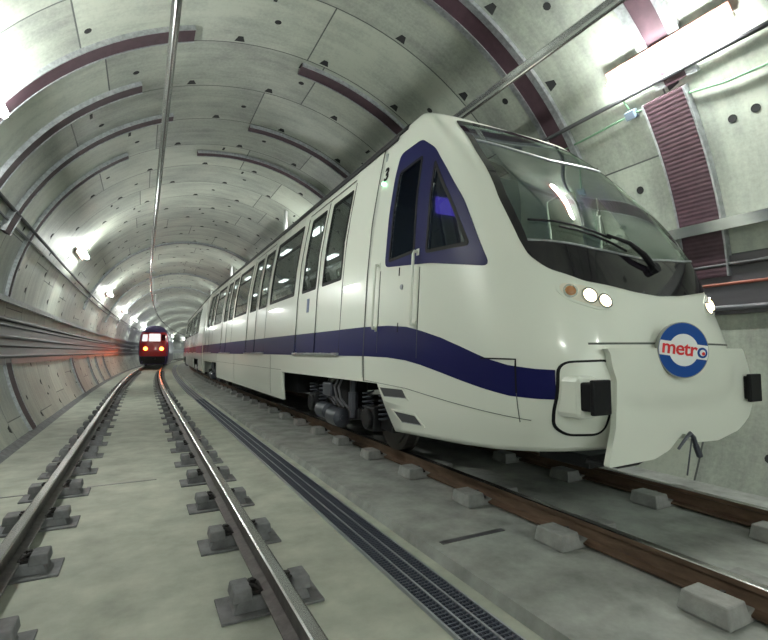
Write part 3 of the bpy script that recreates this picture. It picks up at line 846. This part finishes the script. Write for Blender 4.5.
# wipers
def wpt(x, z, off): h, n = hit_front(x, z); return h+n*off
hx, hz = .04, 2.20
wp = MB(); wp.tube([wpt(hx, hz, .03), wpt(-.10, 2.29, .07), wpt(-.23, 2.37, .075), wpt(-.42, 2.44, .05)], .016, 8, rs=[.030, .024, .018, .012])
wo = wp.build('wiper', m_black, car, org=ORG)
for b0, b1 in (((-.36, 2.43), (-1.01, 2.57)), ((-.24, 2.33), (-.83, 2.50))):
    mb = MB(); mb.tube([wpt(lerp(b0[0], b1[0], t), lerp(b0[1], b1[1], t)+.02*sin(pi*t), .028) for t in (0, .25, .5, .75, 1)], .010, 6); mb.build('blade', m_black, wo, org=ORG)
mb = MB(); mb.tube([wpt(hx, hz, .0), wpt(hx, hz, .06)], .045, 12); mb.build('pivot', m_black, wo, org=ORG)

# cab inside
mb = MB(); mb.box((0, 5.12, 2.75), (2.2, .05, 2.5)); mb.build('cab_bulkhead', m_dash, car, org=ORG)
mb = MB(); mb.box((-.12, 5.075, 3.44), (.55, .04, .22)); mb.build('blue_glow_panel', m_blueglow, car, bevel=.01, org=ORG)  # glowing blue panel added for a blue patch in the cab side window
mb = MB(); mb.box((0, 4.2, 1.52), (2.3, 1.9, .06)); mb.build('cab_floor', m_under, car, org=ORG)
mb = MB(); mb.add([(-1.05, 2.95, 2.36), (1.05, 2.95, 2.36), (1.0, 3.45, 2.28), (-1.0, 3.45, 2.28), (-1.0, 3.1, 1.6), (1.0, 3.1, 1.6), (.95, 3.4, 1.6), (-.95, 3.4, 1.6)],
    [(0, 1, 2, 3), (3, 2, 6, 7), (0, 4, 5, 1), (0, 3, 7, 4), (1, 5, 6, 2)]); mb.build('driving_desk', m_dash, car, org=ORG)
mb = MB(); mb.box((-.65, 3.3, 2.44), (.34, .04, .2), 0, Matrix.Rotation(radians(-20), 3, 'X')); mb.build('desk_screen', m_blueglow, car, org=ORG)
mb = MB(); mb.box((0, 4.1, 2.05), (.5, .5, .1)); mb.box((0, 4.35, 2.45), (.48, .1, .75)); mb.box((0, 4.1, 1.8), (.12, .12, .45)); mb.build('driver_seat', m_under, car, bevel=.03, org=ORG)

# ------------------------------------------------------------------ saloon body, shared by every car
DOORS = [(6.04, 8.17), (10.53, 12.66), (15.02, 17.15), (19.5, 21.63)]
WINS = [(8.42, 10.30), (12.91, 14.80), (17.40, 19.28)]
REAR = 22.35
def prof_fn(sgn):
    def f(y, z):
        w = halfw(z); dz = .02; dw = (halfw(z+dz)-halfw(z-dz))/(2*dz)
        n = Vector((sgn, 0, -dw)).normalized(); return Vector((sgn*w, y, z)), n
    return f
def saloon(root, y0, first):
    org = ORG
    ZS = [.62, .8, 1.15, 1.5, 1.95, 2.4, 2.75, 3.1, 3.35, 3.6, 3.75, 3.9, 4.1]
    for sgn in (-1, 1):
        fn = prof_fn(sgn)
        outline = [(y0, 4.17), (y0, 1.15)] if first else [(y0, 4.17), (y0, .62), (5.0, .62), (5.0, 1.15)]
        outline += [(8.98, 1.13), (8.98, .60), (18.0, .60), (18.0, 1.13), (22.0, 1.13), (22.0, .60), (REAR, .60), (REAR, 4.17)]
        holes = []
        for a, b in DOORS: holes.append([(a, 1.49), (b, 1.49), (b, 3.9), (b-.06, 3.99), (a+.06, 3.99), (a, 3.9)])
        for a, b in WINS: holes.append(roundpoly([(a, 2.54), (b, 2.54), (b, 3.88), (a, 3.88)], .05, 3))
        ys = [y0 + .5*(i+.5) for i in range(int((REAR-y0)/.5))]
        v2, fs = cdt(outline, holes, .5, True, ys, ZS)
        # two skins
        vo = [fn(a, b)[0] for a, b in v2]; vi = [fn(a, b)[0]-fn(a, b)[1]*.05 for a, b in v2]; n = len(vo)
        ed = {(f[i], f[(i+1) % len(f)]) for f in fs for i in range(len(f))}
        rim = [[b, a, n+a, n+b] for (a, b) in ed if (b, a) not in ed]
        mb = MB(); mb.add(vo+vi, fs+[[n+i for i in f[::-1]] for f in fs]+rim)
        mb.build('body_side', m_white, root, org=org)
        # stripe (interrupted at the doors, whose leaves carry their own)
        segs = [(y0, DOORS[0][0])] + [(DOORS[i][1], DOORS[i+1][0]) for i in range(3)] + [(DOORS[3][1], REAR)]
        for a, b in segs:
            patch('stripe', [(a, 1.46), (b, 1.46), (b, 1.815), (a, 1.815)], [], fn, .004, m_blue, root, .6, .004, org=org)
        for a, b in DOORS:
            mid = (a+b)/2
            for (p0, p1, wa, wb) in ((a+.012, mid-.006, a+.10, mid-.17), (mid+.006, b-.012, mid+.13, b-.20)):
                hole = roundpoly([(wa, 2.53), (wb, 2.53), (wb, 3.86), (wa, 3.86)], .04, 3)
                lf = patch('door', [(p0, 1.50), (p1, 1.50), (p1, 3.90), (p1-.03, 3.975), (p0+.03, 3.975), (p0, 3.90)], [hole], fn, -.010, m_white, root, .3, .03, org=org)
                patch('door_window', offset_poly(hole, .01), [], fn, -.022, m_glass, lf, .4, .005, org=org)
                patch('window_gasket', offset_poly(hole, .006), [offset_poly(hole, -.045)], fn, -.006, m_black, lf, .4, .012, org=org)
                patch('stripe', [(p0, 1.50), (p1, 1.50), (p1, 1.815), (p0, 1.815)], [], fn, -.006, m_blue, lf, .6, .004, org=org)
            if sgn < 0:
                for y in (a+.004, mid, b-.004): strip('door_seam', [(y, 1.50), (y, 2.4), (y, 3.2), (y, 3.93)], .014, fn, .002, m_black, root, org=org)
                strip('door_seam', [(a+.03, 3.985), (b-.03, 3.985)], .010, fn, .002, m_seam, root, org=org)
            # step plate
            mb = MB(); w = halfw(1.47); mb.box((sgn*(w+.01), (a+b)/2, 1.478), (.07, b-a+.02, .035)); mb.build('door_step', m_galv, root, bevel=.006, org=org)
        for a, b in WINS:
            q = roundpoly([(a, 2.54), (b, 2.54), (b, 3.88), (a, 3.88)], .05, 3)
            w_ = patch('window_frame', offset_poly(q, .005), [offset_poly(q, -.06)], fn, .003, m_black, root, .4, .02, org=org)
            patch('window_pane', offset_poly(q, -.045), [], fn, -.012, m_glass, w_, .4, .005, org=org)
            patch('transom', [(a+.04, 3.50), (b-.04, 3.50), (b-.04, 3.545), (a+.04, 3.545)], [], fn, -.002, m_black, w_, .4, .012, org=org)
        # seams
        for y in (y0+.01 if not first else 5.26, 9.9, 14.3, 18.0):
            if sgn > 0: break
            strip('body_seam', [(y, .65 if not (first and y < 6) else 1.2), (y, 1.46)], .006, fn, .003, m_seam, root, org=org)
        strip('body_seam', [(9.05, 1.17), (REAR-.02, 1.17)], .006, fn, .003, m_seam, root, org=org)
    for sgn in (-1, 1):
        patch('roof_gutter', [(y0-(.35 if first else 0), 4.085), (REAR, 4.085), (REAR, 4.175), (y0-(.35 if first else 0), 4.175)], [], prof_fn(sgn), .014, m_roof, root, .6, .012, org=org)
    # roof
    mb = MB(); pz = [(4.14, 1.045), (4.17, 1.055), (4.20, 1.04), (4.24, .98), (4.28, .90), (4.32, .70), (4.345, .4), (4.35, 0)]
    prof = [(-w, z) for z, w in pz] + [(w, z) for z, w in pz[-2::-1]]
    n = len(prof); ya = y0 - (.55 if first else 0)
    vs = [(x, y, z + (.004 if first and y < y0 else 0)) for y in (ya, y0, REAR) for x, z in prof]
    fs = [(i*n+k, i*n+k+1, (i+1)*n+k+1, (i+1)*n+k) for i in range(2) for k in range(n-1)]
    mb.add(vs, fs); r_ = mb.build('roof', m_roof, root, smooth=True, org=org)
    r_.modifiers.new('t', 'SOLIDIFY').thickness = .03
    for k in range(3):
        mb = MB(); mb.box((0, 8.5+k*5, 4.40), (1.3, 2.2, .12)); mb.build('roof_unit', m_roof, root, bevel=.03, org=org)
    # inside
    ys0 = y0+.05 if first else y0
    mb = MB(); mb.box((0, (ys0+REAR)/2, 1.44), (2.6, REAR-ys0, .06)); mb.build('saloon_floor', m_inter, root, org=org)
    mb = MB(); mb.box((0, (ys0+REAR)/2, 4.05), (2.0, REAR-ys0, .04)); mb.build('saloon_ceiling', m_inter, root, org=org)
    for x in (-.6, .6):
        for k in range(7):
            mb = MB(); mb.box((x, ys0+1.6+k*2.35, 4.015), (.15, .75, .03)); mb.build('ceiling_light', m_inlight, root, org=org)
    for a, b in WINS:
        for sgn in (-1, 1):
            mb = MB(); mb.box((sgn*1.02, (a+b)/2, 1.92), (.45, b-a-.2, .08)); mb.box((sgn*1.22, (a+b)/2, 2.25), (.06, b-a-.2, .62)); mb.box((sgn*1.1, (a+b)/2, 1.68), (.2, b-a-.4, .42)); mb.build('bench_seat', m_seatm, root, bevel=.02, org=org)
            for y in (a, b):
                mb = MB(); mb.tube([(sgn*.80, y, 1.47), (sgn*.80, y, 4.03)], .018, 8); mb.build('grab_pole', m_pole, root, org=org)
    for a, b in DOORS:
        mb = MB(); mb.tube([(0, (a+b)/2, 1.47), (0, (a+b)/2, 4.03)], .018, 8); mb.build('grab_pole', m_pole, root, org=org)
    # ends
    for y in ((REAR,) if first else (y0, REAR)):
        mb = MB(); P = [(-halfw(z), z) for z in (.62, .8, 1.5, 2.4, 3.1, 3.6, 3.9, 4.1, 4.2, 4.28, 4.33)]; P = P + [(-x, z) for x, z in P[::-1]]
        m_ = len(P); mb.add([(x*.985, y+d, z) for d in (-.02, .02) for x, z in P], [tuple(range(m_)), tuple(range(2*m_-1, m_-1, -1))] + [(i, (i+1) % m_, m_+(i+1) % m_, m_+i) for i in range(m_)])
        mb.build('end_wall', m_white, root, org=org)
    mb = MB(); mb.box((0, REAR+.2, 2.7), (1.3, .42, 2.3)); mb.build('gangway', m_black, root, bevel=.04, org=org)
    mb = MB(); mb.box((0, 13.3, .98), (2.2, 9, .5)); mb.build('underframe', m_under, root, org=org)
    mb = MB(); mb.box((0, (y0+REAR)/2, 1.30), (2.56, REAR-y0, .18)); mb.build('floor_frame', m_under, root, org=org)
    # bogies
    for yc in (6.55, 20.0):
        b_ = bogie(yc); b_.parent = root
def bogie(yc):
    org = ORG
    mb = MB()
    for sgn in (-1, 1):
        mb.bar((sgn*1.02, yc-1.55, .62), (sgn*1.02, yc-.6, .66), .14, .16); mb.bar((sgn*1.02, yc-.6, .66), (sgn*1.02, yc+.6, .52), .14, .16)
        mb.bar((sgn*1.02, yc+.6, .52), (sgn*1.02, yc+1.55, .62), .14, .16)
    mb.box((0, yc, .62), (2.0, .4, .2))
    f = mb.build('bogie', m_under, None, bevel=.02, org=org)
    for dy in (-1.1, 1.1):
        for sgn in (-1, 1):
            mb = MB(); x = sgn*.75; mb.tube([(x-sgn*.07, yc+dy, .67), (x-sgn*.05, yc+dy, .67), (x+sgn*.07, yc+dy, .67)], .42, 28, rs=[.45, .42, .42])
            mb.tube([(x+sgn*.07, yc+dy, .67), (x+sgn*.09, yc+dy, .67)], .34, 24); mb.build('wheel', m_wheel, f, org=org)
            mb = MB(); mb.box((sgn*1.08, yc+dy, .67), (.22, .3, .3)); mb.tube([(sgn*1.1, yc+dy, .67), (sgn*1.24, yc+dy, .67)], .13, 16); mb.build('axle_box', m_under, f, bevel=.02, org=org)
            for k in range(-1, 2, 2):
                mb = MB(); mb.tube([(sgn*1.08+.07*cos(t), yc+dy+k*.24+.07*sin(t), .66+.34*t/(12*pi)) for t in [i*12*pi/72 for i in range(73)]], .013, 5)
                mb.build('spring', m_tank, f, org=org)
        mb = MB(); mb.tube([(-.9, yc+dy, .67), (.9, yc+dy, .67)], .08, 12); mb.build('axle', m_wheel, f, org=org)
    for sgn in (-1, 1):
        for (y, z, r, L_) in ((yc+.52, .60, .125, .42), (yc+.02, .56, .135, .42)):
            mb = MB(); x = sgn*1.17; mb.tube([(x, y-L_/2, z), (x, y-L_/2+.03, z), (x, y+L_/2-.03, z), (x, y+L_/2, z)], r, 18, rs=[r*.7, r, r, r*.7])
            mb.tube([(x, y-L_/2-.02, z), (x, y+L_/2+.02, z)], .04, 8); mb.build('air_cylinder', m_tank, f, smooth=True, org=org, auto=40)
        mb = MB(); mb.box((sgn*1.18, yc+.25, .95), (.16, .36, .20)); mb.build('control_box', m_tank, f, bevel=.02, org=org)
        mb = MB()
        for k in range(4):
            y = yc-.25+k*.16; mb.tube([(sgn*1.2, y, 1.15), (sgn*(1.24), y+.05, 1.0), (sgn*1.22, y+.02, .85), (sgn*1.15, y-.08, .72)], .016, 6)
        mb.build('hose', m_cable_g, f, org=org)
        mb = MB(); mb.tube([(sgn*1.12, yc-.45, 1.12), (sgn*1.12, yc-.45, .60)], .05, 10); mb.tube([(sgn*1.12, yc-.45, .95), (sgn*1.12, yc-.45, .7)], .07, 10); mb.build('damper', m_tank, f, org=org)
        mb = MB(); mb.tube([(sgn*.95, yc, .75), (sgn*.95, yc, 1.12)], .24, 18); mb.build('air_spring', m_under, f, org=org)
    return f
saloon(car, SEAM, True)
# sticker on the first door leaf
patch('door_sticker', [(7.50, 2.17), (7.62, 2.17), (7.62, 2.40), (7.50, 2.40)], [], prof_fn(-1), -.004, m_sticker, car, .2, .004)

# following cars: same saloon with plain ends, set on the curve
car2 = empty('metro_car', (TC, NOSE, 0))
saloon(car2, 2.4, False)
tag(car2, 'second white metro car coupled behind the first, farther along the curve', 'train car', 'cars of the white train')
def set_car(o, s_near):
    s_far = s_near + 16
    a = W(s_near+2, TC); b = W(s_far, TC); d = (b-a).normalized(); ang_ = math.atan2(-d.x, d.y)
    o.rotation_euler = (0, 0, ang_); p = W(s_near, TC); o.location = (p.x, p.y, 0)
L2 = 22.9
set_car(car2, L2)

# ------------------------------------------------------------------ red train on the left track
RO = (0, 0, 0)
rt = empty('red_train', W(45, 0, 0)); rt.rotation_euler = (0, 0, -(52-S0)/RC)
tag(rt, 'red and navy metro train with orange tail lights far down the left track', 'train')
RZ = [.45, .8, 1.5, 2.3, 3.0, 3.4, 3.65, 3.78, 3.84]; RW = [1.05, 1.15, 1.20, 1.18, 1.08, .95, .74, .45, .02]
RY = [.25, .12, 0.0, .03, .16, .32, .55, .8, 1.0]
mb = MB(); k_ = 13; rows = []
for z, w, y in zip(RZ, RW, RY):
    r = [(-w, 18, z), (-w, y+.55, z)] + [(-w*cos(t)**.55 if cos(t) > 0 else (w*(-cos(t))**.55), y+.55-.55*sin(t)**.7, z) for t in [pi*i/12 for i in range(1, 12)]] + [(w, y+.55, z), (w, 18, z)]
    rows.append(r)
n = len(rows[0]); mb.add([v for r in rows for v in r], [(i*n+j, i*n+j+1, (i+1)*n+j+1, (i+1)*n+j) for i in range(len(rows)-1) for j in range(n-1)])
rb = mb.build('body_shell', m_navy, rt, smooth=True, auto=50)
RBV = BVHTree.FromPolygons([Vector(v) for v in mb.v], mb.f)
def rfn(x, z):
    h = RBV.ray_cast(Vector((x, -3, z)), Vector((0, 1, 0)))
    return (h[0], h[1] if h[1].y < 0 else -h[1]) if h[0] else (Vector((x, .6, z)), Vector((0, -1, 0)))
patch('red_front', roundpoly([(-1.08, 1.15), (1.08, 1.15), (1.10, 2.2), (.98, 3.2), (-.98, 3.2), (-1.10, 2.2)], .1, 3), [], rfn, .01, m_redpaint, rt, .15, .01, org=RO)
patch('lower_skirt', [(-1.0, .5), (1.0, .5), (1.05, 1.13), (-1.05, 1.13)], [], rfn, .01, m_under, rt, .2, .01, org=RO)
patch('windscreen', roundpoly([(-.40, 2.42), (.52, 2.42), (.50, 3.08), (-.38, 3.08)], .05, 2), [], rfn, .02, m_cablit, rt, .2, .01, org=RO)
patch('windscreen', roundpoly([(-.92, 2.42), (-.50, 2.42), (-.48, 3.02), (-.86, 3.02)], .05, 2), [], rfn, .02, m_cablit, rt, .2, .01, org=RO)
patch('windscreen', roundpoly([(.60, 2.5), (.92, 2.5), (.86, 3.0), (.58, 3.0)], .05, 2), [], rfn, .02, m_cabglass, rt, .2, .01, org=RO)
for sg in (-1, 1):
    h, nn = rfn(sg*.62, 1.80)
    mb = MB(); mb.tube([h, h+nn*.04], .15, 16); mb.build('tail_light', m_tail, rt)
mb = MB(); mb.box((0, -.05, .95), (.3, .5, .2)); mb.build('coupler', m_under, rt, bevel=.03)
for yc in (3.0, 14.5):
    mb = MB(); mb.box((0, yc, .55), (2.0, 2.2, .35))
    for dy in (-.8, .8):
        for sg in (-1, 1): mb.tube([(sg*.68, yc+dy, .66), (sg*.82, yc+dy, .66)], .41, 16)
    mb.build('bogie', m_under, rt)

# ------------------------------------------------------------------ world, camera
w = bpy.data.worlds.new('World'); SC.world = w; w.use_nodes = True
w.node_tree.nodes['Background'].inputs[0].default_value = (.80, .90, .84, 1); w.node_tree.nodes['Background'].inputs[1].default_value = 1.0
F = 470.0; P = atan(32/F); PSI = atan(242*cos(P)/F)
cd = bpy.data.cameras.new('camera'); cam = bpy.data.objects.new('camera', cd); COL.objects.link(cam)
cd.sensor_width = 36; cd.sensor_fit = 'HORIZONTAL'; cd.lens = F/768*36; cd.clip_start = .05; cd.clip_end = 500
cam.location = (0, 0, 1.51); cam.rotation_euler = (pi/2+P, 0, -PSI)
SC.camera = cam
vs = SC.view_settings; vs.view_transform = 'Standard'; vs.look = 'None'; vs.gamma = 1; vs.use_curve_mapping = False; vs.exposure = 1.3
SC.cycles.max_bounces = 10; SC.cycles.transparent_max_bounces = 16; SC.cycles.use_denoising = True
SC.cycles.sample_clamp_indirect = 6.0
